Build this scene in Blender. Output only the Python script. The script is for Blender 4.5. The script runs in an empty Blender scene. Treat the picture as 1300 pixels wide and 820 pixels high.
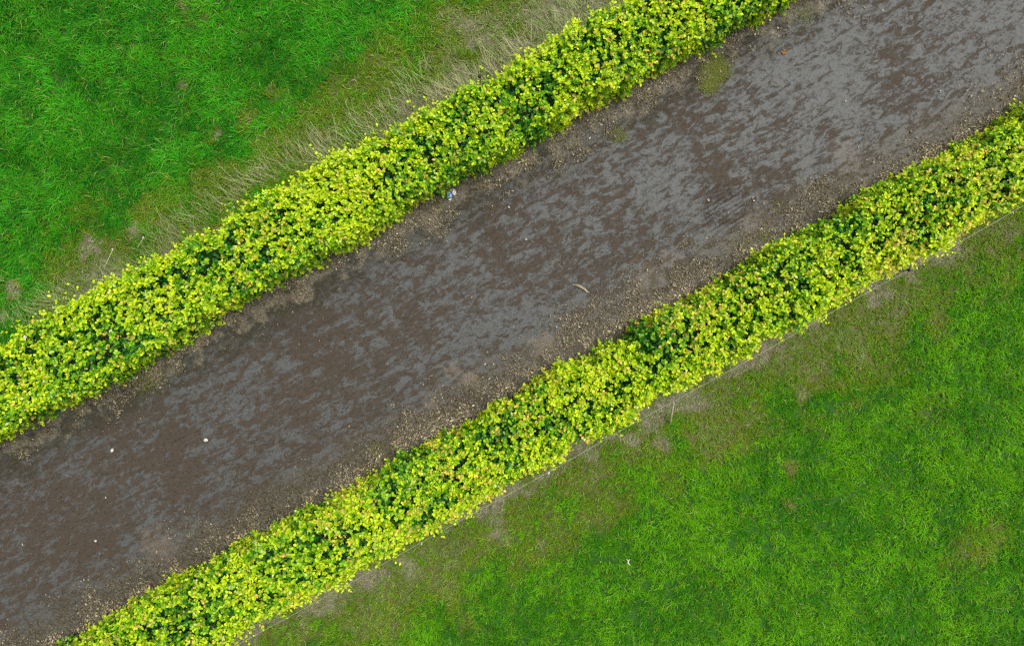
import bpy, math, random
import numpy as np

S = bpy.context.scene
COL = S.collection
rng = np.random.default_rng(11)
random.seed(5)

# ------------------------------------------------------------------ camera
PX = 0.0125                       # metres on the ground per pixel of the 1300 px wide photograph
CAM_H = 10.83
cam_d = bpy.data.cameras.new('camera')
cam_d.lens = 24.0
cam_d.sensor_width = 36.0
cam_d.shift_y = -45.0 / 1300.0
cam_d.clip_end = 5000.0
cam = bpy.data.objects.new('camera', cam_d)
COL.objects.link(cam)
cam.location = (0, 0, CAM_H)
S.camera = cam

# ------------------------------------------------------------------ sky, sun, exposure
SUN_EL, SUN_AZ = math.radians(66), math.radians(52)   # azimuth clockwise from +y
w = bpy.data.worlds.new('World')
S.world = w
w.use_nodes = True
wn, wl = w.node_tree.nodes, w.node_tree.links
sky = wn.new('ShaderNodeTexSky')
sky.sky_type = 'NISHITA'
sky.sun_disc = False
sky.sun_elevation = SUN_EL
sky.sun_rotation = SUN_AZ
sky.dust_density = 4.0
sky.air_density = 1.0
hs = wn.new('ShaderNodeHueSaturation')
hs.inputs['Saturation'].default_value = 0.25           # thin bright overcast: nearly white sky
wl.new(sky.outputs[0], hs.inputs['Color'])
bg = wn['Background']
bg.inputs['Strength'].default_value = 0.15
wl.new(hs.outputs[0], bg.inputs['Color'])
sun_d = bpy.data.lights.new('sun', 'SUN')
sun_d.energy = 1.5
sun_d.angle = math.radians(14)
sun_d.color = (1.0, 0.96, 0.88)
sun = bpy.data.objects.new('sun', sun_d)
COL.objects.link(sun)
sun.rotation_euler = (math.pi / 2 - SUN_EL, 0, math.pi - SUN_AZ)
sun.location = (0, 0, 30)
S.view_settings.view_transform = 'Standard'
S.view_settings.look = 'None'
S.view_settings.gamma = 1
S.view_settings.use_curve_mapping = False
S.view_settings.exposure = 0.85
S.render.engine = 'CYCLES'
S.cycles.use_denoising = False
S.cycles.max_bounces = 6
S.cycles.diffuse_bounces = 3
S.cycles.transmission_bounces = 3
S.cycles.pixel_filter_type = 'BLACKMAN_HARRIS'
S.cycles.filter_width = 1.35

# ------------------------------------------------------------------ the lane's own axes
ANG = math.radians(29.2)
CA, SA = math.cos(ANG), math.sin(ANG)


def un2xy(u, n):
    return u * CA - n * SA, u * SA + n * CA


def xy2un(x, y):
    return x * CA + y * SA, -x * SA + y * CA


def photo(px, py, z=0.0):
    """place on the ground (or at height z) that the photograph shows at a pixel"""
    k = 1 - z / CAM_H
    return (px - 650) * PX * k, (365 - py) * PX * k


# ------------------------------------------------------------------ numpy noise
_perm = np.random.default_rng(3).random((256, 256))


def vnoise(x, y):
    xi = np.floor(x).astype(int)
    yi = np.floor(y).astype(int)
    fx, fy = x - xi, y - yi
    fx = fx * fx * (3 - 2 * fx)
    fy = fy * fy * (3 - 2 * fy)
    a = _perm[xi & 255, yi & 255]
    b = _perm[(xi + 1) & 255, yi & 255]
    c = _perm[xi & 255, (yi + 1) & 255]
    d = _perm[(xi + 1) & 255, (yi + 1) & 255]
    return a + (b - a) * fx + (c - a) * fy + (a - b - c + d) * fx * fy


def fbm(x, y, f=1.0, o=4, s=0.0):
    t = np.zeros_like(x, dtype=float)
    a, tot = 1.0, 0.0
    for k in range(o):
        t += a * vnoise(x * f + 17.3 * k + s, y * f - 9.1 * k + 2 * s + 31.7)
        tot += a
        a *= 0.55
        f *= 2.03
    return t / tot


def sstep(a, b, x):
    t = np.clip((x - a) / (b - a), 0, 1)
    return t * t * (3 - 2 * t)


def mix(a, b, t):
    return a + (b - a) * np.clip(t, 0, 1)[:, None]


def C(*v):
    return np.array(v, dtype=float)


# bare or dead patches in the pasture: photo pixel, radius in metres, strength
PATCH = [(20, 366, .20, 1.0), (118, 315, .24, 1.0), (232, 106, .10, 1.0), (276, 170, .13, .9), (232, 3, .10, 1),
         (172, 294, .16, .9), (100, 355, .30, .7), (318, 150, .22, .5), (348, 118, .16, .4), (2, 400, .16, 1),
         (600, 62, .17, 1.0), (652, 58, .24, 1.0), (582, 92, .22, 1.0), (690, 10, .22, .7), (510, 132, .22, .9),
         (548, 78, .2, .6), (470, 150, .3, .6), (640, 30, .2, .4), (410, 205, .3, .6), (345, 215, .3, .6),
         (330, 178, .12, .7), (640, 680, .2, .7), (700, 640, .15, .4), (882, 490, .2, .8), (845, 565, .18, .8),
         (800, 560, .2, .6), (1018, 500, .14, .7), (1000, 640, .12, .6), (1003, 595, .16, .5), (1090, 480, .2, .4),
         (1142, 395, .22, .7), (1225, 322, .2, .8), (1175, 305, .2, .6), (1066, 435, .2, .6), (1280, 300, .2, .7),
         (632, 676, .14, .9), (690, 690, .13, .7), (520, 725, .2, .8), (1245, 690, .3, .4), (836, 560, .12, .8),
         (380, 165, .18, .4), (905, 475, .2, .8), (760, 600, .2, .5), (600, 700, .3, .4), (430, 760, .3, .7)]


# olive brown mossy patches: photo pixel, radius in metres, strength
OLIVE = [(485, 92, .55, .52), (570, 58, .5, .52), (290, 235, .55, .5), (430, 128, .45, .45), (205, 268, .45, .42), (380, 190, .4, .45),
         (530, 30, .3, .3), (900, 560, .35, .45), (760, 650, .45, .42), (990, 470, .35, .42), (690, 690, .5, .42), (1120, 470, .4, .35),
         (1180, 380, .35, .42), (1235, 690, .45, .35), (655, 640, .3, .5), (250, 20, .3, .2), (1180, 520, .3, .2)]


def dryness(x, y):
    """0 = lush pasture, 1 = dead thatch next to the hedges"""
    u, n = xy2un(x, y)
    big = fbm(x, y, 0.9, 4, 5.0) - 0.5
    mid = fbm(x, y, 3.1, 3, 9.0) - 0.5
    fine = fbm(x, y, 8.5, 3, 77.) - 0.5
    bl = 4.52 + 0.13 * np.clip(u, -9, 9)
    dl = 1 - sstep(bl - 1.35, bl + 0.35, n + 2.2 * big + 1.2 * mid)
    dl = np.maximum(dl * 0.92, (1 - sstep(2.9, 3.35, n + .5 * mid)) * 0.62)
    m = -n
    dr = (1 - sstep(2.8, 4.3, m + 2.4 * big + 2.2 * mid + .9 * fine)) * 0.58
    strip = (1 - sstep(2.9, 3.25, m + .7 * mid)) * sstep(.24, .44, fbm(u, n, 1.3, 3, 3.3))
    dr = np.maximum(dr, strip * .95)
    d = np.where(n > 0, dl, dr)
    for px, py, r, st in PATCH:
        X, Y = photo(px, py)
        q = np.hypot(x - X, y - Y) + 1.1 * r * fine
        d = np.maximum(d, st * (1 - sstep(r * .45, r * 1.15, q)))
    for px, py, r, st in OLIVE:
        X, Y = photo(px, py)
        du, dn = xy2un(x - X, y - Y)
        q = np.hypot(du * .75, dn * 1.2) + .5 * r * mid * 2
        d = np.maximum(d, st * (1 - sstep(r * .5, r * 1.2, q)))
    return np.clip(d, 0, 1)


def ground_z(x, y):
    u, n = xy2un(x, y)
    far = sstep(60, 200, np.hypot(x, y))
    z = 0.05 * (fbm(x, y, 1.2, 3, 2.0) - .5) + .25 * (fbm(x, y, .12, 2, 7.) - .5) * sstep(5, 14, np.abs(n - .2))
    z = z * (1 - far)
    verge = sstep(1.55, 1.95, n) + sstep(1.15, 1.55, -n)
    return np.where((n > -1.9) & (n < 2.3), -0.03 + (0.05 + np.maximum(z, -.02)) * np.clip(verge, 0, 1), z + 0.02)


# ------------------------------------------------------------------ materials
def mat(name):
    m = bpy.data.materials.new(name)
    m.use_nodes = True
    return m, m.node_tree.nodes, m.node_tree.links, m.node_tree.nodes['Principled BSDF']


def attr_mat(name, rough=0.6, spec=0.3, trans=0.0):
    """colour per leaf or blade from the 'tint' attribute"""
    m, N, L, P = mat(name)
    a = N.new('ShaderNodeAttribute')
    a.attribute_name = 'tint'
    L.new(a.outputs['Color'], P.inputs['Base Color'])
    P.inputs['Roughness'].default_value = rough
    P.inputs['Specular IOR Level'].default_value = spec
    if trans > 0:
        t = N.new('ShaderNodeBsdfTranslucent')
        L.new(a.outputs['Color'], t.inputs['Color'])
        mx = N.new('ShaderNodeMixShader')
        mx.inputs[0].default_value = trans
        L.new(P.outputs[0], mx.inputs[1])
        L.new(t.outputs[0], mx.inputs[2])
        L.new(mx.outputs[0], N['Material Output'].inputs['Surface'])
    return m


def plain_mat(name, col, col2=None, rough=0.6, scale=30.0, spec=0.3, bump=0.0):
    m, N, L, P = mat(name)
    P.inputs['Roughness'].default_value = rough
    P.inputs['Specular IOR Level'].default_value = spec
    tc = N.new('ShaderNodeTexCoord')
    nz = N.new('ShaderNodeTexNoise')
    nz.inputs['Scale'].default_value = scale
    nz.inputs['Detail'].default_value = 4
    L.new(tc.outputs['Object'], nz.inputs['Vector'])
    r = N.new('ShaderNodeValToRGB')
    r.color_ramp.elements[0].position = .35
    r.color_ramp.elements[1].position = .65
    r.color_ramp.elements[0].color = (*col, 1)
    r.color_ramp.elements[1].color = (*(col2 or col), 1)
    L.new(nz.outputs['Fac'], r.inputs[0])
    L.new(r.outputs[0], P.inputs['Base Color'])
    if bump:
        b = N.new('ShaderNodeBump')
        b.inputs['Strength'].default_value = bump
        b.inputs['Distance'].default_value = .01
        L.new(nz.outputs['Fac'], b.inputs['Height'])
        L.new(b.outputs[0], P.inputs['Normal'])
    return m


# ------------------------------------------------------------------ mesh helpers
def build(name, V, faces, tint, m, parent=None, smooth=False):
    """V (n,k,3); faces: vertex tuples within one item; tint (n,3) or (n,k,3)"""
    n, k, _ = V.shape
    me = bpy.data.meshes.new(name)
    me.vertices.add(n * k)
    me.vertices.foreach_set('co', V.reshape(-1).astype(np.float32))
    off = (np.arange(n) * k)[:, None]
    idx = np.concatenate([np.array(f)[None, :] + off for f in faces], axis=1)
    sizes = np.array([len(f) for f in faces])
    loops = idx.reshape(-1)
    tot = np.tile(sizes, n)
    start = np.concatenate([[0], np.cumsum(tot)[:-1]])
    me.loops.add(len(loops))
    me.loops.foreach_set('vertex_index', loops.astype(np.int32))
    me.polygons.add(len(tot))
    me.polygons.foreach_set('loop_start', start.astype(np.int32))
    me.polygons.foreach_set('loop_total', tot.astype(np.int32))
    if smooth:
        me.polygons.foreach_set('use_smooth', np.ones(len(tot), dtype=bool))
    me.update(calc_edges=True)
    if tint is not None:
        if tint.ndim == 2:
            tint = np.repeat(tint[:, None, :], k, axis=1)
        c = np.ones((n * k, 4), np.float32)
        c[:, :3] = tint.reshape(-1, 3)
        at = me.attributes.new('tint', 'FLOAT_COLOR', 'POINT')
        at.data.foreach_set('color', c.reshape(-1))
    me.materials.append(m)
    o = bpy.data.objects.new(name, me)
    COL.objects.link(o)
    if parent:
        o.parent = parent
    return o


def simple(name, verts, faces, m, parent=None, loc=None, smooth=False):
    me = bpy.data.meshes.new(name)
    me.from_pydata([tuple(v) for v in verts], [], faces)
    if smooth:
        for p in me.polygons:
            p.use_smooth = True
    me.update()
    me.materials.append(m)
    o = bpy.data.objects.new(name, me)
    COL.objects.link(o)
    if loc is not None:
        o.location = loc
    if parent:
        o.parent = parent
    return o


def empty(name, loc=(0, 0, 0)):
    o = bpy.data.objects.new(name, None)
    COL.objects.link(o)
    o.location = loc
    o.empty_display_size = .2
    return o


def tag(o, label=None, cat=None, group=None, kind=None):
    if label:
        o['label'] = label
    if cat:
        o['category'] = cat
    if group:
        o['group'] = group
    if kind:
        o['kind'] = kind
    return o


def norm(v):
    return v / np.maximum(np.linalg.norm(v, axis=-1, keepdims=True), 1e-9)


BLADE_F = [(0, 1, 3, 2), (2, 3, 4)]


def blade_verts(b, az, L, W, e1, e2):
    """b (n,3) bases; az heading; L length; e1, e2 elevation of lower and upper half"""
    d = np.stack([np.cos(az), np.sin(az), 0 * az], 1)
    s = np.stack([-np.sin(az), np.cos(az), 0 * az], 1) * (W / 2)[:, None]
    z = C(0, 0, 1)[None]
    mid = b + (L * .5)[:, None] * (d * np.cos(e1)[:, None] + z * np.sin(e1)[:, None])
    tip = mid + (L * .5)[:, None] * (d * np.cos(e2)[:, None] + z * np.sin(e2)[:, None])
    return np.stack([b - s * .8, b + s * .8, mid - s, mid + s, tip], 1)


LEAF_F = [(0, 2, 4, 5), (0, 5, 3, 1)]


def leaf_verts(p, t, nr, L, W, fold, droop):
    t = norm(t)
    nr = norm(nr - t * np.sum(nr * t, 1, keepdims=True))
    s = np.cross(nr, t)
    L, W, fold, droop = L[:, None], W[:, None], fold[:, None], droop[:, None]
    l1 = p + t * L * .32 + s * W * .5 + nr * fold * W
    r1 = p + t * L * .32 - s * W * .5 + nr * fold * W
    l2 = p + t * L * .72 + s * W * .40 + nr * (fold * W * .8 - droop * L * .5)
    r2 = p + t * L * .72 - s * W * .40 + nr * (fold * W * .8 - droop * L * .5)
    tip = p + t * L - nr * droop * L
    return np.stack([p, l1, r1, l2, r2, tip], 1)


def tube(pts, rad, sides=6):
    """verts, faces of a tapered tube through pts"""
    pts = [np.array(p, float) for p in pts]
    V, F = [], []
    for i, p in enumerate(pts):
        a = pts[max(i - 1, 0)]
        b = pts[min(i + 1, len(pts) - 1)]
        t = (b - a) / max(np.linalg.norm(b - a), 1e-9)
        ref = C(0, 0, 1) if abs(t[2]) < .9 else C(1, 0, 0)
        s1 = np.cross(t, ref)
        s1 /= np.linalg.norm(s1)
        s2 = np.cross(t, s1)
        r = rad[i] if hasattr(rad, '__len__') else rad
        for k in range(sides):
            q = 2 * math.pi * k / sides
            V.append(p + r * (math.cos(q) * s1 + math.sin(q) * s2))
    for i in range(len(pts) - 1):
        for k in range(sides):
            k2 = (k + 1) % sides
            F.append((i * sides + k, i * sides + k2, (i + 1) * sides + k2, (i + 1) * sides + k))
    F.append(tuple(range(sides))[::-1])
    F.append(tuple((len(pts) - 1) * sides + k for k in range(sides)))
    return V, F


# ------------------------------------------------------------------ ground: one sheet to the horizon
def axis(lo, hi, step):
    core = np.arange(lo, hi + 1e-6, step)
    out = [.15, .4, 1, 2, 4, 8, 16, 32, 64, 128, 256, 512, 1024, 1800]
    return np.concatenate([lo - np.array(out)[::-1], core, hi + np.array(out)])


GX, GY = axis(-12, 12, .045), axis(-9.5, 8.5, .045)
XX, YY = np.meshgrid(GX, GY)
gx, gy = XX.ravel(), YY.ravel()
gd = dryness(gx, gy)
gu, gn = xy2un(gx, gy)
g_l = mix(np.tile(C(.012, .050, .004), (len(gx), 1)), np.tile(C(.025, .085, .005), (len(gx), 1)), fbm(gx, gy, 2.2, 3, 1.))
g_m = mix(np.tile(C(.055, .08, .010), (len(gx), 1)), np.tile(C(.07, .065, .02), (len(gx), 1)), fbm(gx, gy, 3.5, 3, 4.))
g_d = mix(np.tile(C(.17, .155, .11), (len(gx), 1)), np.tile(C(.075, .065, .038), (len(gx), 1)), fbm(gx, gy, 6., 3, 8.))
gc = mix(mix(g_l, g_m, gd * 2), g_d, gd * 2 - 1)
soil = mix(np.tile(C(.045, .036, .024), (len(gx), 1)), np.tile(C(.085, .07, .048), (len(gx), 1)), fbm(gx, gy, 5, 4, 3.))
gc = mix(gc, soil, sstep(2.85, 2.6, gn) * sstep(-2.75, -2.5, gn))
V = np.stack([gx, gy, ground_z(gx, gy)], 1)
nx, ny = len(GX), len(GY)
me = bpy.data.meshes.new('ground')
me.vertices.add(len(V))
me.vertices.foreach_set('co', V.ravel().astype(np.float32))
ii = (np.arange(ny - 1)[:, None] * nx + np.arange(nx - 1)[None, :]).ravel()
quads = np.stack([ii, ii + 1, ii + nx + 1, ii + nx], 1)
me.loops.add(quads.size)
me.loops.foreach_set('vertex_index', quads.ravel().astype(np.int32))
me.polygons.add(len(quads))
me.polygons.foreach_set('loop_start', (np.arange(len(quads)) * 4).astype(np.int32))
me.polygons.foreach_set('loop_total', np.full(len(quads), 4, np.int32))
me.polygons.foreach_set('use_smooth', np.ones(len(quads), dtype=bool))
me.update(calc_edges=True)
cc = np.ones((len(V), 4), np.float32)
cc[:, :3] = gc
me.attributes.new('tint', 'FLOAT_COLOR', 'POINT').data.foreach_set('color', cc.ravel())
m, N, L, P = mat('pasture_soil')
a = N.new('ShaderNodeAttribute')
a.attribute_name = 'tint'
ge = N.new('ShaderNodeNewGeometry')
nz = N.new('ShaderNodeTexNoise')
nz.inputs['Scale'].default_value = 45
nz.inputs['Detail'].default_value = 6
L.new(ge.outputs['Position'], nz.inputs['Vector'])
mr = N.new('ShaderNodeMapRange')
mr.inputs['From Min'].default_value = .3
mr.inputs['From Max'].default_value = .7
mr.inputs['To Min'].default_value = .55
mr.inputs['To Max'].default_value = 1.45
L.new(nz.outputs['Fac'], mr.inputs['Value'])
vm = N.new('ShaderNodeVectorMath')
vm.operation = 'SCALE'
L.new(a.outputs['Color'], vm.inputs[0])
L.new(mr.outputs[0], vm.inputs['Scale'])
L.new(vm.outputs[0], P.inputs['Base Color'])
bp = N.new('ShaderNodeBump')
bp.inputs['Distance'].default_value = .02
bp.inputs['Strength'].default_value = .6
L.new(nz.outputs['Fac'], bp.inputs['Height'])
L.new(bp.outputs[0], P.inputs['Normal'])
P.inputs['Roughness'].default_value = .9
P.inputs['Specular IOR Level'].default_value = .15
me.materials.append(m)
ground = bpy.data.objects.new('ground', me)
COL.objects.link(ground)
tag(ground, 'soil and thatch of the pasture on both sides of the lane', None, None, 'structure')


# ------------------------------------------------------------------ wet track
def track_material():
    m, N, L, P = mat('wet_muddy_lane')

    def nd(t, **k):
        n_ = N.new(t)
        for a_, b_ in k.items():
            setattr(n_, a_, b_)
        return n_

    def math_(op, a_, b_=None, c_=None, clamp=False):
        n_ = nd('ShaderNodeMath', operation=op, use_clamp=clamp)
        for i, v in enumerate((a_, b_, c_)):
            if v is None:
                continue
            if isinstance(v, (int, float)):
                n_.inputs[i].default_value = v
            else:
                L.new(v, n_.inputs[i])
        return n_.outputs[0]

    def ss(v, lo, hi):
        n_ = nd('ShaderNodeMapRange', interpolation_type='SMOOTHSTEP')
        n_.inputs['From Min'].default_value = lo
        n_.inputs['From Max'].default_value = hi
        L.new(v, n_.inputs['Value'])
        return n_.outputs[0]

    def noise(vec, sc, det=5, rough=.55, dist=0.):
        n_ = nd('ShaderNodeTexNoise')
        n_.inputs['Scale'].default_value = sc
        n_.inputs['Detail'].default_value = det
        n_.inputs['Roughness'].default_value = rough
        n_.inputs['Distortion'].default_value = dist
        L.new(vec, n_.inputs['Vector'])
        return n_.outputs['Fac']

    def mapping(vec, rot=0., scale=(1, 1, 1), loc=(0, 0, 0)):
        n_ = nd('ShaderNodeMapping')
        n_.inputs['Rotation'].default_value = (0, 0, rot)
        n_.inputs['Scale'].default_value = scale
        n_.inputs['Location'].default_value = loc
        L.new(vec, n_.inputs['Vector'])
        return n_.outputs[0]

    def cmix(f, a_, b_):
        n_ = nd('ShaderNodeMix', data_type='RGBA')
        if isinstance(f, float):
            n_.inputs[0].default_value = f
        else:
            L.new(f, n_.inputs[0])
        for i, v in ((6, a_), (7, b_)):
            if isinstance(v, tuple):
                n_.inputs[i].default_value = (*v, 1)
            else:
                L.new(v, n_.inputs[i])
        return n_.outputs[2]

    g = nd('ShaderNodeNewGeometry').outputs['Position']
    un = mapping(g, -ANG)
    sep = nd('ShaderNodeSeparateXYZ')
    L.new(un, sep.inputs[0])
    u, n = sep.outputs[0], sep.outputs[1]
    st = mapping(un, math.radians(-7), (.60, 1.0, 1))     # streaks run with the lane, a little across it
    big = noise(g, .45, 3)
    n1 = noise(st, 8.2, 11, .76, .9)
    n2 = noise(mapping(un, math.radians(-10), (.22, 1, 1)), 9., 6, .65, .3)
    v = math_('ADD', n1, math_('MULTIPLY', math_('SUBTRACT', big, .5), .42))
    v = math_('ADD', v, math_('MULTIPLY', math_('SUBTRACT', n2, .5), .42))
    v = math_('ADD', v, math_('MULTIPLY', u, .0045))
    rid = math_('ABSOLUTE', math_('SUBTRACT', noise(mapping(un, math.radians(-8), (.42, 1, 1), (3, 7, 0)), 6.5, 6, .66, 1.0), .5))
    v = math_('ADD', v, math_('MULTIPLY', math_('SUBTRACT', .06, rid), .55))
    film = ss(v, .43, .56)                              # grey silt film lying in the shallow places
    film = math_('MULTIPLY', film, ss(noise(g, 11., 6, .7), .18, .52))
    # edges
    en = noise(g, 3.5, 6, .65)
    enf = math_('SUBTRACT', en, .5)
    le = ss(math_('ADD', n, math_('MULTIPLY', enf, 1.7)), 1.42, 1.70)
    wet = ss(math_('ADD', n, math_('MULTIPLY', enf, 1.6)), 1.12, 1.42)
    re = ss(math_('MULTIPLY', math_('ADD', n, math_('MULTIPLY', enf, 1.0)), -1.0), .62, 1.25)
    brown = cmix(noise(g, 7., 5, .6), (.037, .028, .020), (.053, .041, .029))
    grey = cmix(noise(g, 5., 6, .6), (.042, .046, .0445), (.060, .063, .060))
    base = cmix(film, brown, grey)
    # small dark flecks and grit
    fl = ss(noise(mapping(un, math.radians(-8), (.7, 1, 1)), 24., 5, .68), .53, .60)
    base = cmix(math_('MULTIPLY', fl, .65), base, (.024, .021, .017))
    # long dark scratches
    sc_ = ss(noise(mapping(un, math.radians(-9), (.06, 1, 1)), 16., 3, .55), .64, .70)
    base = cmix(math_('MULTIPLY', sc_, .55), base, (.022,.019,.016))
    # darker wet moss band beside the litter, left; litter mud, right
    base = cmix(math_('MULTIPLY', wet, .85), base, cmix(noise(g, 26., 6, .7), (.010, .0095, .004), (.042, .039, .026)))
    base = cmix(math_('MULTIPLY', re, .88), base, cmix(ss(noise(g, 30., 8, .75), .38, .62), (.020, .018, .010), (.092, .079, .052)))
    base = cmix(le, base, cmix(ss(noise(g, 38., 6, .7), .35, .65), (.036, .031, .018), (.150, .128, .088)))
    # pale sandy silt washed up in a few places
    for px, py, r, k in ((598, 482, .17, .8), (690, 438, .22, .6), (548, 513, .14, .6), (575, 470, .16, .5), (905, 108, .12, .5),
                         (960, 285, .30, .35), (820, 350, .35, .30), (200, 690, .30, .45), (850, 330, .2, .3), (1075, 195, .3, .3)):
        X, Y = photo(px, py)
        d = nd('ShaderNodeVectorMath', operation='DISTANCE')
        L.new(g, d.inputs[0])
        d.inputs[1].default_value = (X, Y, 0.004)
        dd = math_('ADD', d.outputs['Value'], math_('MULTIPLY', math_('SUBTRACT', noise(g, 9., 7, .72, .4), .5), 5.0 * r))
        base = cmix(math_('MULTIPLY', ss(math_('MULTIPLY', dd, -1.), -r * 1.1, -r * .3), k * .65), base,
                    cmix(noise(g, 40., 4), (.12, .088, .06), (.19, .15, .105)))
    # scrape marks of a wheel or tool
    X, Y = photo(918, 266)
    d = nd('ShaderNodeVectorMath', operation='DISTANCE')
    L.new(g, d.inputs[0])
    d.inputs[1].default_value = (X, Y, 0.004)
    wv = nd('ShaderNodeTexWave', wave_type='BANDS', bands_direction='Y')
    wv.inputs['Scale'].default_value = 4.6
    wv.inputs['Distortion'].default_value = 2.0
    wv.inputs['Detail'].default_value = 3
    wv.inputs['Detail Scale'].default_value = .8
    L.new(mapping(un, math.radians(-6), (.5, 1, 1)), wv.inputs['Vector'])
    sm = math_('MULTIPLY', ss(math_('MULTIPLY', math_('ADD', d.outputs['Value'], math_('MULTIPLY', enf, .4)), -1.), -.46, -.30),
               ss(wv.outputs['Fac'], .50, .72))
    base = cmix(math_('MULTIPLY', sm, .6), base, (.018, .013, .010))
    # grit
    gr = noise(g, 90., 3, .7)
    base_v = nd('ShaderNodeVectorMath', operation='SCALE')
    L.new(base, base_v.inputs[0])
    mr_ = nd('ShaderNodeMapRange')
    mr_.inputs['From Min'].default_value = .3
    mr_.inputs['From Max'].default_value = .7
    mr_.inputs['To Min'].default_value = .80
    mr_.inputs['To Max'].default_value = 1.20
    L.new(gr, mr_.inputs['Value'])
    L.new(mr_.outputs[0], base_v.inputs['Scale'])
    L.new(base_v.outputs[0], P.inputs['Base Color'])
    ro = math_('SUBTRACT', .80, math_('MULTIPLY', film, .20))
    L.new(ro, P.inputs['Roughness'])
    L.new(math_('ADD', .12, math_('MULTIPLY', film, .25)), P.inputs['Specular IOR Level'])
    b1 = nd('ShaderNodeBump')
    b1.inputs['Strength'].default_value = .5
    b1.inputs['Distance'].default_value = .012
    h = math_('ADD', math_('MULTIPLY', film, -.4), math_('ADD', math_('MULTIPLY', gr, .25), math_('MULTIPLY', sm, -1.)))
    h = math_('ADD', h, math_('MULTIPLY', math_('ADD', le, re), noise(g, 60., 5, .7)))
    L.new(h, b1.inputs['Height'])
    L.new(b1.outputs[0], P.inputs['Normal'])
    return m


def make_track():
    us = np.concatenate([[-1500, -400, -100, -40, -20], np.arange(-13, 13.01, .08), [20, 40, 100, 400, 1500]])
    ns = np.arange(-1.62, 2.021, .07)
    U, Nn = np.meshgrid(us, ns)
    U, Nn = U.ravel(), Nn.ravel()
    wob = .10 * (fbm(U, Nn * 0, 1.4, 3, 6.) - .5)
    edge = sstep(1.1, 1.95, Nn) + sstep(1.0, 1.55, -Nn)
    n2 = Nn + wob * np.clip(edge, 0, 1)
    x, y = un2xy(U, n2)
    z = 0.004 + .012 * (fbm(U, Nn, 1.3, 3, 12.) - .5) * 1.0 + 0.028 * np.clip(edge, 0, 1) * fbm(U, Nn, 4., 2, 3.)
    nu, nn = len(us), len(ns)
    F = [(j * nu + i, j * nu + i + 1, (j + 1) * nu + i + 1, (j + 1) * nu + i) for j in range(nn - 1) for i in range(nu - 1)]
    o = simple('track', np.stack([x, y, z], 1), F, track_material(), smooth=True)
    tag(o, 'wet muddy lane with grey silt film between the two hedges', None, None, 'structure')
    return o


make_track()


# ------------------------------------------------------------------ grass
M_grass = attr_mat('grass_blades', .6, .06, .30)
M_straw = attr_mat('dry_stalks', .75, .1, .2)


def scatter(n_, x0=-9.6, x1=9.6, y0=-7.2, y1=6.2):
    return rng.uniform(x0, x1, n_), rng.uniform(y0, y1, n_)


def frame_w(x, y):
    """1 inside what the photograph covers, falling off outside it"""
    ox = np.maximum(np.abs(x) - 8.4, 0)
    oy = np.maximum(np.maximum(y - 4.9, -y - 6.0), 0)
    return 1 - np.clip((np.hypot(ox, oy)) / 2.2, 0, 1) * .75


def make_grass():
    T = 112000
    x, y = scatter(T, -11, 11, -8.4, 7.2)
    u, n = xy2un(x, y)
    d = dryness(x, y)
    keep = ((n > 2.45) | (n < -2.25)) & (rng.random(T) < frame_w(x, y) * (1 - .55 * sstep(.6, 1.0, d)))
    x, y, u, n, d = x[keep], y[keep], u[keep], n[keep], d[keep]
    left = n > 0
    K = 9
    cl = fbm(x, y, 1.3, 4, 40.)                 # clump vigour
    cl2 = fbm(x, y, 4.5, 3, 50.)
    T = len(x)
    # tuft colour
    lush = mix(np.tile(C(.010, .125, .005), (T, 1)), np.tile(C(.046, .295, .009), (T, 1)), sstep(.3, .7, cl * .5 + cl2 * .5) + rng.normal(0, .25, T))
    lushr = mix(np.tile(C(.024, .145, .003), (T, 1)), np.tile(C(.105, .315, .004), (T, 1)), sstep(.3, .7, cl * .5 + cl2 * .5) + rng.normal(0, .25, T))
    lush = np.where(left[:, None], lush, lushr)
    olive = mix(np.tile(C(.085, .205, .006), (T, 1)), np.tile(C(.150, .175, .010), (T, 1)), rng.random(T))
    dead = mix(np.tile(C(.27, .27, .15), (T, 1)), np.tile(C(.13, .17, .05), (T, 1)), rng.random(T))
    dd = np.clip(d + rng.normal(0, .13, T), 0, 1)
    tc = mix(mix(lush, olive, dd * 2), dead, dd * 2 - 1)
    # blades
    rep = lambda a: np.repeat(a, K, axis=0)
    nB = T * K
    az0 = rep(fbm(x, y, .8, 2, 70.) * 14)
    az = az0 + rep(rng.normal(0, .9, T)) + rng.normal(0, .75, nB)
    r = rng.uniform(0, .045, nB)
    a2 = rng.uniform(0, 6.283, nB)
    bx, by = rep(x) + r * np.cos(a2), rep(y) + r * np.sin(a2)
    Lm = np.where(left, .130 + .11 * (cl - .3), .095 + .06 * (cl - .3)) * (1 - .40 * d)
    Lb = rep(Lm) * rng.uniform(.6, 1.45, nB)
    W = rep(np.where(left, .0082, .0075)) * rng.uniform(.7, 1.3, nB)
    e1 = rng.uniform(.35, 1.15, nB)
    e2 = e1 - rng.uniform(.4, 1.2, nB)
    b = np.stack([bx, by, ground_z(bx, by) - .004], 1)
    V = blade_verts(b, az, Lb, W, e1, e2)
    c = rep(tc) * rng.uniform(.60, 1.40, nB)[:, None]
    yel = rng.random(nB) < .03 + .06 * rep(d)
    c[yel] = C(.26, .38, .09) * rng.uniform(.6, 1.1, yel.sum())[:, None]
    o = build('grass', V, BLADE_F, np.clip(c, 0, 1), M_grass)
    tag(o, 'green pasture grass growing on both sides of the hedges', 'grass', None, 'stuff')


make_grass()


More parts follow.
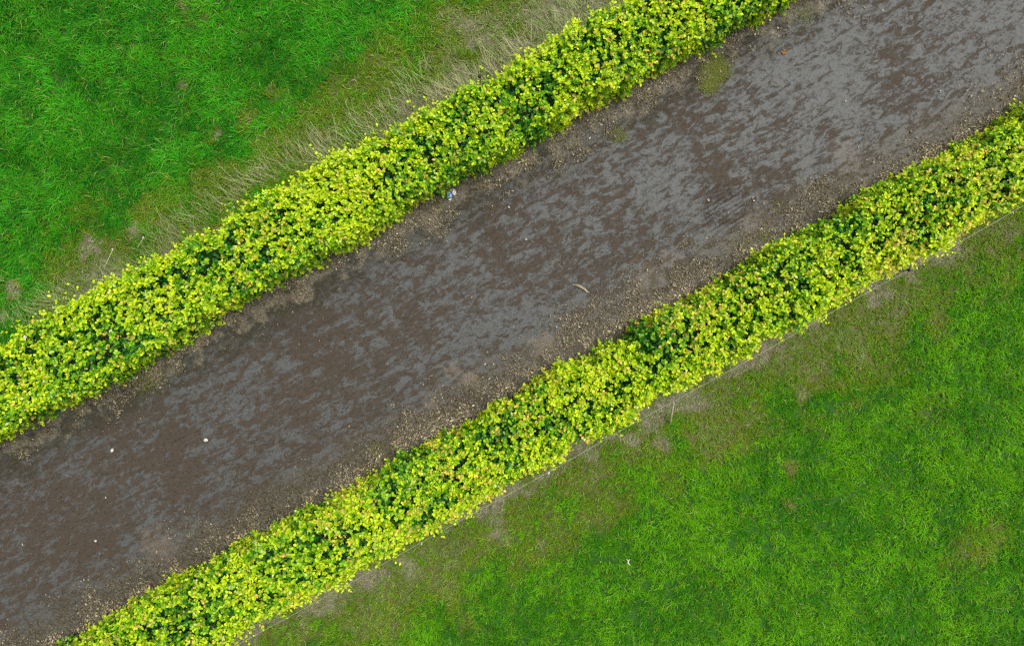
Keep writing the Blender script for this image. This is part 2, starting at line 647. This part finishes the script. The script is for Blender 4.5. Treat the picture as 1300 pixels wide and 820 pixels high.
def make_thatch():
    """short dead matted blades lying flat in the dry belts and dead patches"""
    T = 230000
    x, y = scatter(T, -11, 11, -8.4, 7.2)
    u, n = xy2un(x, y)
    d = dryness(x, y)
    keep = ((n > 2.35) | (n < -2.3)) & (rng.random(T) < frame_w(x, y) * sstep(.58, .98, d))
    x, y, n, d = x[keep], y[keep], n[keep], d[keep]
    T = len(x)
    gz = ground_z(x, y) + rng.uniform(.003, .03, T)
    V = blade_verts(np.stack([x, y, gz], 1), rng.uniform(0, 6.283, T), rng.uniform(.04, .13, T), rng.uniform(.003, .0065, T),
                    rng.uniform(-.05, .5, T), rng.uniform(-.4, .2, T))
    k = rng.random(T)
    c = mix(np.tile(C(.31, .285, .20), (T, 1)), np.tile(C(.13, .12, .06), (T, 1)), k)
    c *= (.85 + .55 * sstep(.8, 1., d))[:, None]
    g = (rng.random(T) < .42)
    c[g] = C(.12, .19, .03) * rng.uniform(.6, 1.3, g.sum())[:, None]
    o = build('dead_grass', V, BLADE_F, c, M_straw)
    tag(o, 'matted dead grass in the pale belts beside both hedges', 'dead grass', None, 'stuff')


make_thatch()


def make_stalks():
    """long pale stalks leaning away from the hedge, upper left side"""
    spots = [(590, 118, .34, 260, 1), (560, 125, .2, 90, 1), (335, 228, .40, 120, .8), (400, 195, .45, 170, .8), (650, 72, .3, 150, 1),
             (80, 385, .42, 190, .25), (225, 300, .5, 160, .45), (280, 268, .5, 150, .6), (470, 170, .45, 190, .7), (510, 135, .3, 90, .7),
             (700, 45, .45, 170, .5), (180, 345, .4, 110, .4), (30, 412, .4, 130, .3), (740, 12, .4, 120, .5), (530, 105, .3, 60, .7),
             (620, 95, .25, 80, .9), (430, 205, .3, 120, .8)]
    B, A, LL, W, E1, E2, CC = [], [], [], [], [], [], []
    for px, py, r, cnt, dr in spots:
        cnt = int(cnt * .62)
        X, Y = photo(px, py)
        q = rng.normal(0, r * .50, (cnt, 2))
        x, y = X + q[:, 0] * 1.3 * CA - q[:, 1] * .5 * SA, Y + q[:, 0] * 1.3 * SA + q[:, 1] * .5 * CA
        u, n = xy2un(x, y)
        x, y = x[n > 2.75], y[n > 2.75]
        cnt = len(x)
        B.append(np.stack([x, y, ground_z(x, y)], 1))
        A.append(math.radians(128) + rng.normal(0, .20) + rng.normal(0, .42, cnt))
        LL.append(rng.uniform(.14, .52, cnt))
        W.append(rng.uniform(.0028, .0055, cnt))
        e = rng.uniform(.45, 1.1, cnt)
        E1.append(e)
        E2.append(e - rng.uniform(.2, .7, cnt))
        k = rng.random(cnt)
        pale = mix(np.tile(C(.46, .41, .27), (cnt, 1)), np.tile(C(.28, .33, .12), (cnt, 1)), k)
        gre = mix(np.tile(C(.17, .30, .07), (cnt, 1)), np.tile(C(.33, .40, .16), (cnt, 1)), k)
        CC.append(np.where((rng.random(cnt) < dr)[:, None], pale, gre))
    cat = np.concatenate
    V = blade_verts(cat(B), cat(A), cat(LL), cat(W), cat(E1), cat(E2))
    o = build('long_dry_grass', V, BLADE_F, cat(CC), M_straw)
    tag(o, 'long straw coloured grass stalks leaning away from the upper left hedge', 'tall grass', None, 'stuff')


make_stalks()

# ------------------------------------------------------------------ leaf litter and verge moss
M_litter = attr_mat('dead_leaves', .75, .2, .1)


def make_litter():
    T = 720000
    u = rng.uniform(-12, 12, T)
    n = rng.uniform(-1.75, 2.1, T)
    x, y = un2xy(u, n)
    cl = fbm(u, n, 1.6, 4, 15.)
    cl2 = fbm(u, n, 5., 3, 25.)
    vary = (cl - .5) * .9 + (cl2 - .5) * .4
    dl = sstep(1.50, 1.74, n + 1.7 * vary) * (.28 + .80 * sstep(.38, .58, cl2)) + .06 * sstep(1.0, 1.5, n + vary) * sstep(.4, .6, cl)
    dr = sstep(.95, 1.35, -n + vary * 1.2) * (.30 + .70 * sstep(.30, .62, cl2)) + .10 * sstep(.5, 1.1, -n + vary * 1.6) * sstep(.35, .55, cl2)
    dens = np.where(n > 0, dl, dr) + .0016
    keep = rng.random(T) < dens
    x, y, n = x[keep], y[keep], n[keep]
    T = len(x)
    size = rng.uniform(.007, .024, T) * np.where(rng.random(T) < .15, 2.0, 1.0)
    az = rng.uniform(0, 6.283, T)
    t = np.stack([np.cos(az), np.sin(az), rng.normal(0, .35, T)], 1)
    nr = np.stack([rng.normal(0, .45, T), rng.normal(0, .45, T), np.ones(T)], 1)
    z = .012 + rng.uniform(0, .03, T) * (np.abs(n - .2) > 1)
    V = leaf_verts(np.stack([x, y, z + .012], 1), t, nr, size * 1.15, size * np.where(rng.random(T) < .72, rng.uniform(.10, .22, T), rng.uniform(.35, .75, T)), rng.uniform(-.2, .4, T), rng.uniform(-.2, .35, T))
    k = rng.random(T)
    c = mix(np.tile(C(.055, .042, .022), (T, 1)), np.tile(C(.40, .335, .21), (T, 1)), k ** 1.1)
    c *= (.80 + .65 * np.maximum(sstep(1.5, 1.75, n), sstep(1.15, 1.35, -n)) * sstep(.3, .6, cl2[keep]))[:, None]
    wt = rng.random(T) < .03
    c[wt] = C(.52, .48, .36)
    o = build('leaf_litter', V, LEAF_F, c, M_litter)
    tag(o, 'pale dead leaves and hedge clippings strewn along both edges of the lane', 'leaf litter', None, 'stuff')


make_litter()


def make_moss():
    B, CC, LL = [], [], []
    for px, py, r, cnt in [(908, 88, .17, 2600), (899, 107, .12, 1300), (700, 728, .3, 350), (752, 568, .12, 0), (785, 172, .12, 200), (970, 300, .1, 120),
                           (965, 385, .1, 0), (95, 512, .2, 150), (190, 480, .22, 350), (170, 470, .2, 300), (560, 262, .1, 60),
                           (940, 308, .15, 90), (480, 570, .12, 80), (700, 180, .2, 60), (1020, 20, .2, 200), (20, 535, .3, 250),
                           (985, 262, .15, 50), (610, 235, .1, 40)]:
        X, Y = photo(px, py)
        q = rng.normal(0, r * .6, (cnt, 2))
        B.append(np.stack([X + q[:, 0], Y + q[:, 1], np.full(cnt, .018)], 1))
        k = rng.random(cnt)
        CC.append(mix(np.tile(C(.10, .135, .022), (cnt, 1)), np.tile(C(.19, .20, .05), (cnt, 1)), k))
    B, CC = np.concatenate(B), np.concatenate(CC)
    T = len(B)
    V = blade_verts(B, rng.uniform(0, 6.28, T), rng.uniform(.02, .06, T), rng.uniform(.004, .008, T), rng.uniform(.2, 1, T), rng.uniform(-.4, .4, T))
    o = build('moss', V, BLADE_F, CC, M_grass)
    tag(o, 'olive moss and short weeds growing at the edges of the lane', 'moss', None, 'stuff')


make_moss()

# ------------------------------------------------------------------ hedges
M_leaf = attr_mat('hedge_leaves', .45, .22, .32)
M_bark = plain_mat('hedge_bark', (.10, .075, .05), (.16, .13, .10), .8, 20, .2, .5)


def profile(s, hw, h):
    """s in 0..1 round the hedge section from the foot on the +side over the top to the foot on the -side"""
    side = h - .14
    top = 2 * hw - .2
    arc = .25
    tot = 2 * side + top + 2 * arc
    q = s * tot
    a = np.empty_like(q)
    z = np.empty_like(q)
    na = np.empty_like(q)
    nz = np.empty_like(q)
    m1 = q < side
    a[m1], z[m1], na[m1], nz[m1] = hw[m1], q[m1] + .0, 1, .12
    m2 = (q >= side) & (q < side + arc)
    t = (q - side) / arc * math.pi / 2
    a[m2] = (hw - .1 + .1 * np.cos(t))[m2]
    z[m2] = (h - .14 + .14 * np.sin(t))[m2]
    na[m2], nz[m2] = np.cos(t)[m2], np.sin(t)[m2]
    m3 = (q >= side + arc) & (q < side + arc + top)
    a[m3] = (hw - .1 - (q - side - arc))[m3]
    z[m3], na[m3], nz[m3] = h[m3], 0, 1
    m4 = (q >= side + arc + top) & (q < side + 2 * arc + top)
    t = (q - side - arc - top) / arc * math.pi / 2
    a[m4] = (-hw + .1 - .1 * np.sin(t))[m4]
    z[m4] = (h - .14 + .14 * np.cos(t))[m4]
    na[m4], nz[m4] = -np.sin(t)[m4], np.cos(t)[m4]
    m5 = q >= side + 2 * arc + top
    a[m5] = -hw[m5]
    z[m5] = (h - .14 - (q - side - 2 * arc - top))[m5]
    na[m5], nz[m5] = -1, .12
    return a, z, na, nz


def make_hedge(n0, hw0, outer, seed, label, warm):
    """outer = +1 or -1: the side of the hedge that faces the pasture"""
    global rng
    rng = np.random.default_rng(seed)
    root = empty('hedge', (*un2xy(0, n0), 0))
    tag(root, label, 'hedge')
    LU = 12.2

    def shell(T, depth):
        u = rng.uniform(-LU, LU, T)
        # more shoots on the top
        s = rng.random(T)
        s = np.where(rng.random(T) < .30, .5 + (s - .5) * .42, s)
        sgn = np.sign(.5 - s)
        hw = hw0 + .26 * (fbm(u, sgn * 5, 1.1, 3, seed) - .5) + .26 * (fbm(u, sgn * 3, 3.6, 3, seed + 3) - .5)
        h = 1.14 + .20 * (fbm(u, s * 3, 1.1, 3, seed + 9) - .5) + .20 * (fbm(u, s * 6, 3.6, 2, seed + 12) - .5)
        a, z, na, nz = profile(s, hw, h)
        a = a - na * depth
        z = np.maximum(z - nz * depth, .04)
        return u, a, z, na, nz

    # young shoots with leaves along them
    T = 23500
    depth = .02 + rng.exponential(.045, T)
    u, a, z, na, nz = shell(T, depth)
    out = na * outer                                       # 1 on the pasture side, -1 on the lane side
    patch = fbm(u * 1.0, a, 1.5, 3, seed + 30)
    patch2 = fbm(u, a, 5., 2, seed + 40)
    vig_light = np.clip(.76 + (patch - .5) * 1.0 + (patch2 - .5) * .9 + .10 * a * outer / hw0 + rng.normal(0, .26, T) - depth * 2.2
                  - .10 * (out < -.5) + .08 * (out > .5), 0, 1)  # pasture side: younger leaves, fuller light put into tint; lane side darkened
    keep = rng.random(T) < .45 + .65 * vig_light                  # thin where growth is weak: dark gaps
    u, a, z, na, nz, out, vig_light, depth = [q[keep] for q in (u, a, z, na, nz, out, vig_light, depth)]
    T = len(u)
    d_un = np.stack([rng.normal(0, .55, T), na * .75 + rng.normal(0, .45, T), nz * .8 + .30 + rng.normal(0, .25, T)], 1)
    d_un = norm(d_un)
    SL = rng.uniform(.05, .17, T) * (.7 + .5 * vig_light)
    # a few long sprigs stick out past the outer edge
    far = (rng.random(T) < .16) & (out > .3) & (z > .5)
    SL[far] *= 1.9 if outer > 0 else 1.4
    K = 8
    rp = lambda q: np.repeat(q, K, axis=0)
    f = np.tile((np.arange(K) + .5) / K, T) + rng.uniform(-.06, .06, T * K)
    base = np.stack([u, a, z], 1)
    p = rp(base) + rp(d_un) * (rp(SL) * f)[:, None]
    p[:, 2] = np.maximum(p[:, 2], .03)
    phi = np.tile(np.arange(K) * 2.4, T) + rp(rng.uniform(0, 6.28, T)) + rng.normal(0, .4, T * K)
    D = rp(d_un)
    ref = norm(np.cross(D, norm(rng.normal(0, 1, (T * K, 3)) * .05 + C(.3, .2, 1))))
    ref2 = np.cross(D, ref)
    lat = ref * np.cos(phi)[:, None] + ref2 * np.sin(phi)[:, None]
    tdir = lat * 1.0 + D * (.25 + .7 * f)[:, None] + C(0, 0, .10) + rng.normal(0, .38, (T * K, 3))
    nor = D * 1.0 + C(0, 0, .75) + rng.normal(0, .55, (T * K, 3))
    Ls = rng.uniform(.036, .070, T * K) * (1.08 - .35 * f)
    Ws = Ls * rng.uniform(.62, .80, T * K)
    V = leaf_verts(p, tdir, nor, Ls, Ws, rng.uniform(.03, .20, T * K), rng.uniform(-.05, .28, T * K))
    # tint: young tips yellow, older leaves green; includes the painted side light
    y = np.clip(rp(vig_light) * .85 + (f - .5) * .55 + rng.normal(0, .15, T * K), 0, 1)
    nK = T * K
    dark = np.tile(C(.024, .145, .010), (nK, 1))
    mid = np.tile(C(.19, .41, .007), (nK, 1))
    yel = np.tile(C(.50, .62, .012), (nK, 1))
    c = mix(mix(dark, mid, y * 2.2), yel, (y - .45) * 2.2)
    wpatch = sstep(.50, .72, fbm(u * .9, a + 9, 1.2, 3, seed + 55))
    ora = (rp(rng.random(T) < (.06 + warm + (.14 + 5 * warm) * wpatch)) & (f > .35)) & (rng.random(nK) < .8)
    c[ora] = mix(c[ora], np.tile(C(.62, .42, .08), (ora.sum(), 1)), rng.uniform(.3, .9, ora.sum()))
    pale = rng.random(nK) < .03
    c[pale] = mix(c[pale], np.tile(C(.62, .66, .30), (pale.sum(), 1)), rng.uniform(.3, .8, pale.sum()))
    low = (rp(out) > .6) & (p[:, 2] < .45) & (rng.random(nK) < .55)
    c[low] = mix(c[low], np.tile(C(.52, .42, .04), (low.sum(), 1)), rng.uniform(.3, .9, low.sum()))
    c *= rng.uniform(.80, 1.18, nK)[:, None]

    # inner, older leaves, tinted darker still to paint shade into the gaps
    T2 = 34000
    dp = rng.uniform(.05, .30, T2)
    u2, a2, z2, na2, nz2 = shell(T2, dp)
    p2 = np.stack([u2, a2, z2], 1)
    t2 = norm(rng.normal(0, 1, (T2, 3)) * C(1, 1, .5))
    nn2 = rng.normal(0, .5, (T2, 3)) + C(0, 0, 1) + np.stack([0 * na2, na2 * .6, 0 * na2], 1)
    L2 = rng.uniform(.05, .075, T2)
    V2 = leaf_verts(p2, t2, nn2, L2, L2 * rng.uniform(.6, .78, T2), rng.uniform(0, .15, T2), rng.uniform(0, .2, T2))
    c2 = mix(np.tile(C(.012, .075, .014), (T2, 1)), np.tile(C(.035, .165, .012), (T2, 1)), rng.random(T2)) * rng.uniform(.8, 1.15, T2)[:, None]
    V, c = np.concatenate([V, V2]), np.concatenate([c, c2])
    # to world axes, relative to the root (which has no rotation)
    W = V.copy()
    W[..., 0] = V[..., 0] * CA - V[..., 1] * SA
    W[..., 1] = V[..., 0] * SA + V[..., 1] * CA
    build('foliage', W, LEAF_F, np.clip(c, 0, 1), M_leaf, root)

    # stems and forks inside
    BV, BF = [], []
    for k in range(110):
        uu = -LU + (k + .5) * 2 * LU / 110 + rng.uniform(-.05, .05)
        aa = (.10 if k % 2 else -.10) + rng.uniform(-.04, .04)
        z1 = rng.uniform(.25, .45)
        fork = C(uu + rng.uniform(-.04, .04), aa + rng.uniform(-.04, .04), z1)
        segs = [([C(uu, aa, -.03), fork], [.018, .013])]
        for q in range(4):
            e = C(fork[0] + rng.uniform(-.28, .28), np.clip(fork[1] + rng.uniform(-.35, .35), -hw0 + .08, hw0 - .08), rng.uniform(.85, 1.05))
            segs.append(([fork, (fork + e) / 2 + rng.normal(0, .03, 3), e], [.010, .006, .003]))
        for pts, rd in segs:
            pts = [C(p_[0] * CA - p_[1] * SA, p_[0] * SA + p_[1] * CA, p_[2]) for p_ in pts]
            v_, f_ = tube(pts, rd, 5)
            off = len(BV)
            BV += v_
            BF += [tuple(i + off for i in ff) for ff in f_]
    simple('branches', BV, BF, M_bark, root)
    return root


make_hedge(2.31, .485, 1, 21, 'clipped yellow green hedge along the upper left side of the muddy lane', .0)
make_hedge(-1.93, .455, -1, 77, 'clipped hedge with orange tinged leaves along the lower right side of the lane', .03)
rng = np.random.default_rng(99)

# ------------------------------------------------------------------ wire fence, lower right
M_wire = plain_mat('pale_fence_tape', (.24, .27, .17), (.34, .36, .25), .5, 60)
M_post = plain_mat('weathered_stake', (.30, .24, .15), (.46, .38, .26), .8, 25, .2, .4)
M_black = plain_mat('black_plastic', (.012, .013, .012), (.02, .02, .02), .45, 30)
M_steel = plain_mat('dull_steel', (.16, .16, .15), (.24, .23, .21), .55, 40)


def stake_mesh(foot, top, r=.014, sides=8):
    f, t = C(*foot), C(*top)
    return tube([f, f + (t - f) * .5, t - (t - f) * .02, t], [r, r * .96, r * .92, r * .5], sides)


def insulator(name, loc, parent):
    V, F = tube([(0, 0, -.03), (0, 0, -.02), (0, 0, .0), (0, 0, .012), (0, 0, .03)], [.014, .024, .026, .017, .012], 10)
    v2, f2 = tube([(0, 0, 0), (.035, 0, .002), (.05, 0, .018)], [.007, .006, .005], 6)
    off = len(V)
    V = V + v2
    F = F + [tuple(i + off for i in ff) for ff in f2]
    return simple(name, V, F, M_black, parent, loc, True)


WN, WZ = -2.68, .60
fence = empty('wire_fence', (*un2xy(0, WN), 0))
tag(fence, 'low single strand fence strung along the pasture side of the lower right hedge', 'fence')


def rel(x, y, z):
    ox, oy, _ = fence.location
    return (x - ox, y - oy, z)


us = [-13.3, -10.6, -6.9, -2.8, 1.27, 5.32, 9.4, 13.0]
pts = []
for i in range(len(us) - 1):
    for k in range(8):
        t = k / 8
        uu = us[i] + (us[i + 1] - us[i]) * t
        x, y = un2xy(uu, WN + .012 * math.sin(uu * 1.7))
        pts.append(rel(x, y, WZ - .05 * 4 * t * (1 - t)))
V, F = tube(pts, .0028, 6)
simple('wire', V, F, M_wire, fence, None, True)
for i, uu in enumerate(us[:-1]):
    x, y = un2xy(uu, WN)
    if abs(uu - 1.27) < .01:                                # the pale stake that leans in to the wire
        fx, fy = photo(851, 543)
        V, F = stake_mesh(rel(fx, fy, -.05), rel(x, y + .01, WZ + .04), .013)
        tag(simple('stake', V, F, M_post, fence, None, True), 'pale wooden stake leaning in to the wire')
    else:
        V, F = stake_mesh(rel(x + .01, y - .01, -.05), rel(x, y, WZ + .05), .008)
        s_ = simple('stake', V, F, M_steel, fence, None, True)
        insulator('insulator', rel(x, y, WZ + .0), fence)

# short stakes standing at the upper left hedge
spec = [(609, 97, 'black capped stake in dry grass just above the middle of the upper hedge'),
        (616, 107, 'dark capped stake half hidden in the edge of the upper hedge'),
        (118, 379, 'dark capped stake between green tussock and hedge, far left of the photo')]
for i, (px, py, lab) in enumerate(spec):
    h = .42 if i == 0 else .5
    x, y = photo(px, py, h)
    st = empty('fence_stake', (x, y, float(ground_z(np.array([x]), np.array([y]))[0])))
    tag(st, lab, 'stake', 'capped stakes along the upper left hedge')
    V, F = stake_mesh((0, 0, -.05), (.0, .0, h - .03), .011)
    simple('post', V, F, M_post, st, None, True)
    V, F = tube([(0, 0, h - .06), (0, 0, h - .03), (0, 0, h), (0, 0, h + .008)], [.022, .026, .024, .010], 10)
    simple('cap', V, F, M_black, st, None, True)


# ------------------------------------------------------------------ small loose things
M_white = plain_mat('white_scrap', (.34, .33, .29), (.52, .50, .46), .7, 80)
M_foil = plain_mat('white_foil', (.62, .64, .68), (.80, .80, .80), .4, 40)
M_blue = plain_mat('blue_print', (.14, .27, .52), (.30, .45, .68), .4, 30)
M_stick = plain_mat('peeled_stick', (.15, .12, .08), (.30, .25, .17), .8, 25, .2, .4)
M_brown = plain_mat('brown_leaf', (.13, .065, .025), (.20, .11, .04), .7, 40)
M_seed = plain_mat('seed_stalk', (.36, .42, .20), (.50, .52, .30), .7, 40)


def crumpled(seed, w_, l_, amp, n_=6):
    """small crumpled sheet with thickness"""
    r = np.random.default_rng(seed)
    V, F = [], []
    H = {}
    for j in range(n_ + 1):
        for i in range(n_ + 1):
            e = 1 + .25 * (r.random() - .5)
            x = (i / n_ - .5) * w_ * e
            y = (j / n_ - .5) * l_ * (1 + .25 * (r.random() - .5))
            dd_ = 1 - .55 * (x / w_ * 2) ** 2 * (y / l_ * 2) ** 2
            x, y = x * dd_ + .22 * y, y * dd_ - .12 * x
            V.append((x + r.normal(0, w_ * .04), y + r.normal(0, l_ * .04), abs(r.normal(0, amp)) + .004))
    k = len(V)
    V += [(a_, b_, c_ - .0015) for a_, b_, c_ in V]
    nn = n_ + 1
    for j in range(n_):
        for i in range(n_):
            q = (j * nn + i, j * nn + i + 1, (j + 1) * nn + i + 1, (j + 1) * nn + i)
            F.append(q)
            F.append(tuple(x + k for x in q[::-1]))
    ring = [i for i in range(nn)] + [j * nn + n_ for j in range(1, nn)] + [n_ * nn + i for i in range(n_ - 1, -1, -1)] + [j * nn for j in range(n_ - 1, 0, -1)]
    for a_, b_ in zip(ring, ring[1:] + ring[:1]):
        F.append((b_, a_, a_ + k, b_ + k))
    return V, F


def put(o, px, py, z, rz=0.):
    x, y = photo(px, py, z)
    o.location = (x, y, z)
    o.rotation_euler = (0, 0, rz)
    return o


w_ = empty('snack_wrapper')
put(w_, 573, 247, .03, math.radians(25))
tag(w_, 'crumpled blue and white wrapper on litter at the foot of the upper hedge', 'wrapper')
V, F = crumpled(4, .085, .12, .012)
simple('printed_foil', V, F, M_blue, w_, (-.03, .0, .006))
V, F = crumpled(5, .06, .10, .012)
simple('white_lining', V, F, M_foil, w_, (.055, .01, .004))
V, F = crumpled(6, .05, .035, .008)
simple('torn_flap', V, F, M_foil, w_, (-.05, -.065, .004))

for i, (px, py, a_, b_, lab) in enumerate([
        (262, 558, .07, .05, 'larger white scrap lying in the left part of the muddy lane'),
        (143, 571, .06, .045, 'white scrap left of the larger one, near the far left lane edge litter'),
        (122, 686, .045, .035, 'small white scrap in brown mud at the bottom left of the lane'),
        (957, 255, .03, .03, 'tiny white scrap beside the dark scrape marks in the lane'),
        (924, 270, .03, .02, 'tiny white fleck lying among the dark scrape marks'),
        (646, 263, .04, .03, 'tiny white scrap on grey silt, right of the blue wrapper'),
        (668, 304, .035, .03, 'tiny white scrap in the middle of the lane above its pale stick')]):
    V, F = crumpled(20 + i, a_, b_, .009, 5)
    o = simple('paper_scrap', V, F, M_white)
    put(o, px, py, .016, i * 1.1)
    tag(o, lab, 'scrap', 'white scraps lying in the muddy lane')

V, F = crumpled(41, .035, .035, .008, 5)
o = simple('white_petal', V, F, M_white)
put(o, 697, 600, .14)
tag(o, 'round white fleck on dead grass beside the wire, below the lower hedge', 'white fleck')
V, F = crumpled(42, .05, .055, .01, 5)
o = simple('white_flower', V, F, M_white)
put(o, 32, 428, 1.18)
tag(o, 'single white blossom on the upper hedge edge near the left border', 'flower')

# forked white twig in the lower pasture
V, F = tube([(-.02, .05, .0), (.012, .02, .01), (-.002, .0, .012), (.012, -.03, .008), (.03, -.055, .0)], [.005, .010, .012, .010, .004], 7)
v2, f2 = tube([(.012, .02, .01), (.035, .05, .02)], [.009, .003], 6)
off = len(V)
o = simple('bleached_twig', V + v2, F + [tuple(i + off for i in ff) for ff in f2], M_white, smooth=True)
put(o, 797, 713, .10, math.radians(8))
tag(o, 'short bleached forked twig on green grass at the bottom of the pasture', 'twig')

# pale stick in the mud
V, F = tube([(-.14, .055, .004), (-.06, .05, .014), (.0, .02, .02), (.06, -.01, .018), (.10, -.055, .010), (.14, -.07, .004)],
            [.006, .017, .024, .020, .018, .006], 8)
o = simple('stick', V, F, M_stick, smooth=True)
put(o, 737, 366, .01)
tag(o, 'bent pale stick half sunk in the mud at the middle of the lane', 'stick')

# curled brown leaf
V, F = crumpled(61, .09, .085, .010, 6)
o = simple('brown_leaf', V, F, M_brown)
put(o, 995, 67, .012)
tag(o, 'round rust brown dead leaf on grey silt at the upper lane edge', 'leaf')

# single tall seed stalks in the left pasture
for i, (p0, p1, lab) in enumerate([((129, 357), (143, 318), 'tall pale seed stalk standing alone in the left pasture near bare patches'),
                                   ((172, 325), (182, 303), 'shorter pale seed stalk, right of the tall one in the left pasture')]):
    x0, y0 = photo(*p0)
    x1, y1 = photo(p1[0], p1[1], .4)
    st = empty('seed_stalk', (x0, y0, 0))
    tag(st, lab, 'stalk', 'seed stalks in the left pasture')
    e = C(x1 - x0, y1 - y0, .40)
    V, F = tube([C(0, 0, 0), e * .5 + C(0, 0, .05), e], [.0045, .004, .003], 5)
    simple('stem', V, F, M_seed, st, None, True)
    V, F = tube([e - C(.0, .0, .01), e + C(.004, .01, .005), e + C(.006, .022, .01), e + C(.008, .03, .012)], [.005, .013, .012, .003], 7)
    simple('seed_head', V, F, M_white, st, None, True)
for i, (a1, sgn) in enumerate(((.45, 1), (-.6, -1))):
    V, F = tube([(-.05, 0, 0), (0, .004 * sgn, .004), (.05, 0, 0)], [.003, .004, .0025], 5)
    o = simple('white_twig', V, F, M_white, smooth=True)
    put(o, 179, 341, .16 + .008 * i, a1)
    tag(o, ['thin white twig rising to the right, crossing another beside the upper hedge',
            'thin white twig falling to the right, crossing another beside the upper hedge'][i], 'twig', 'two crossed white twigs in the grass')
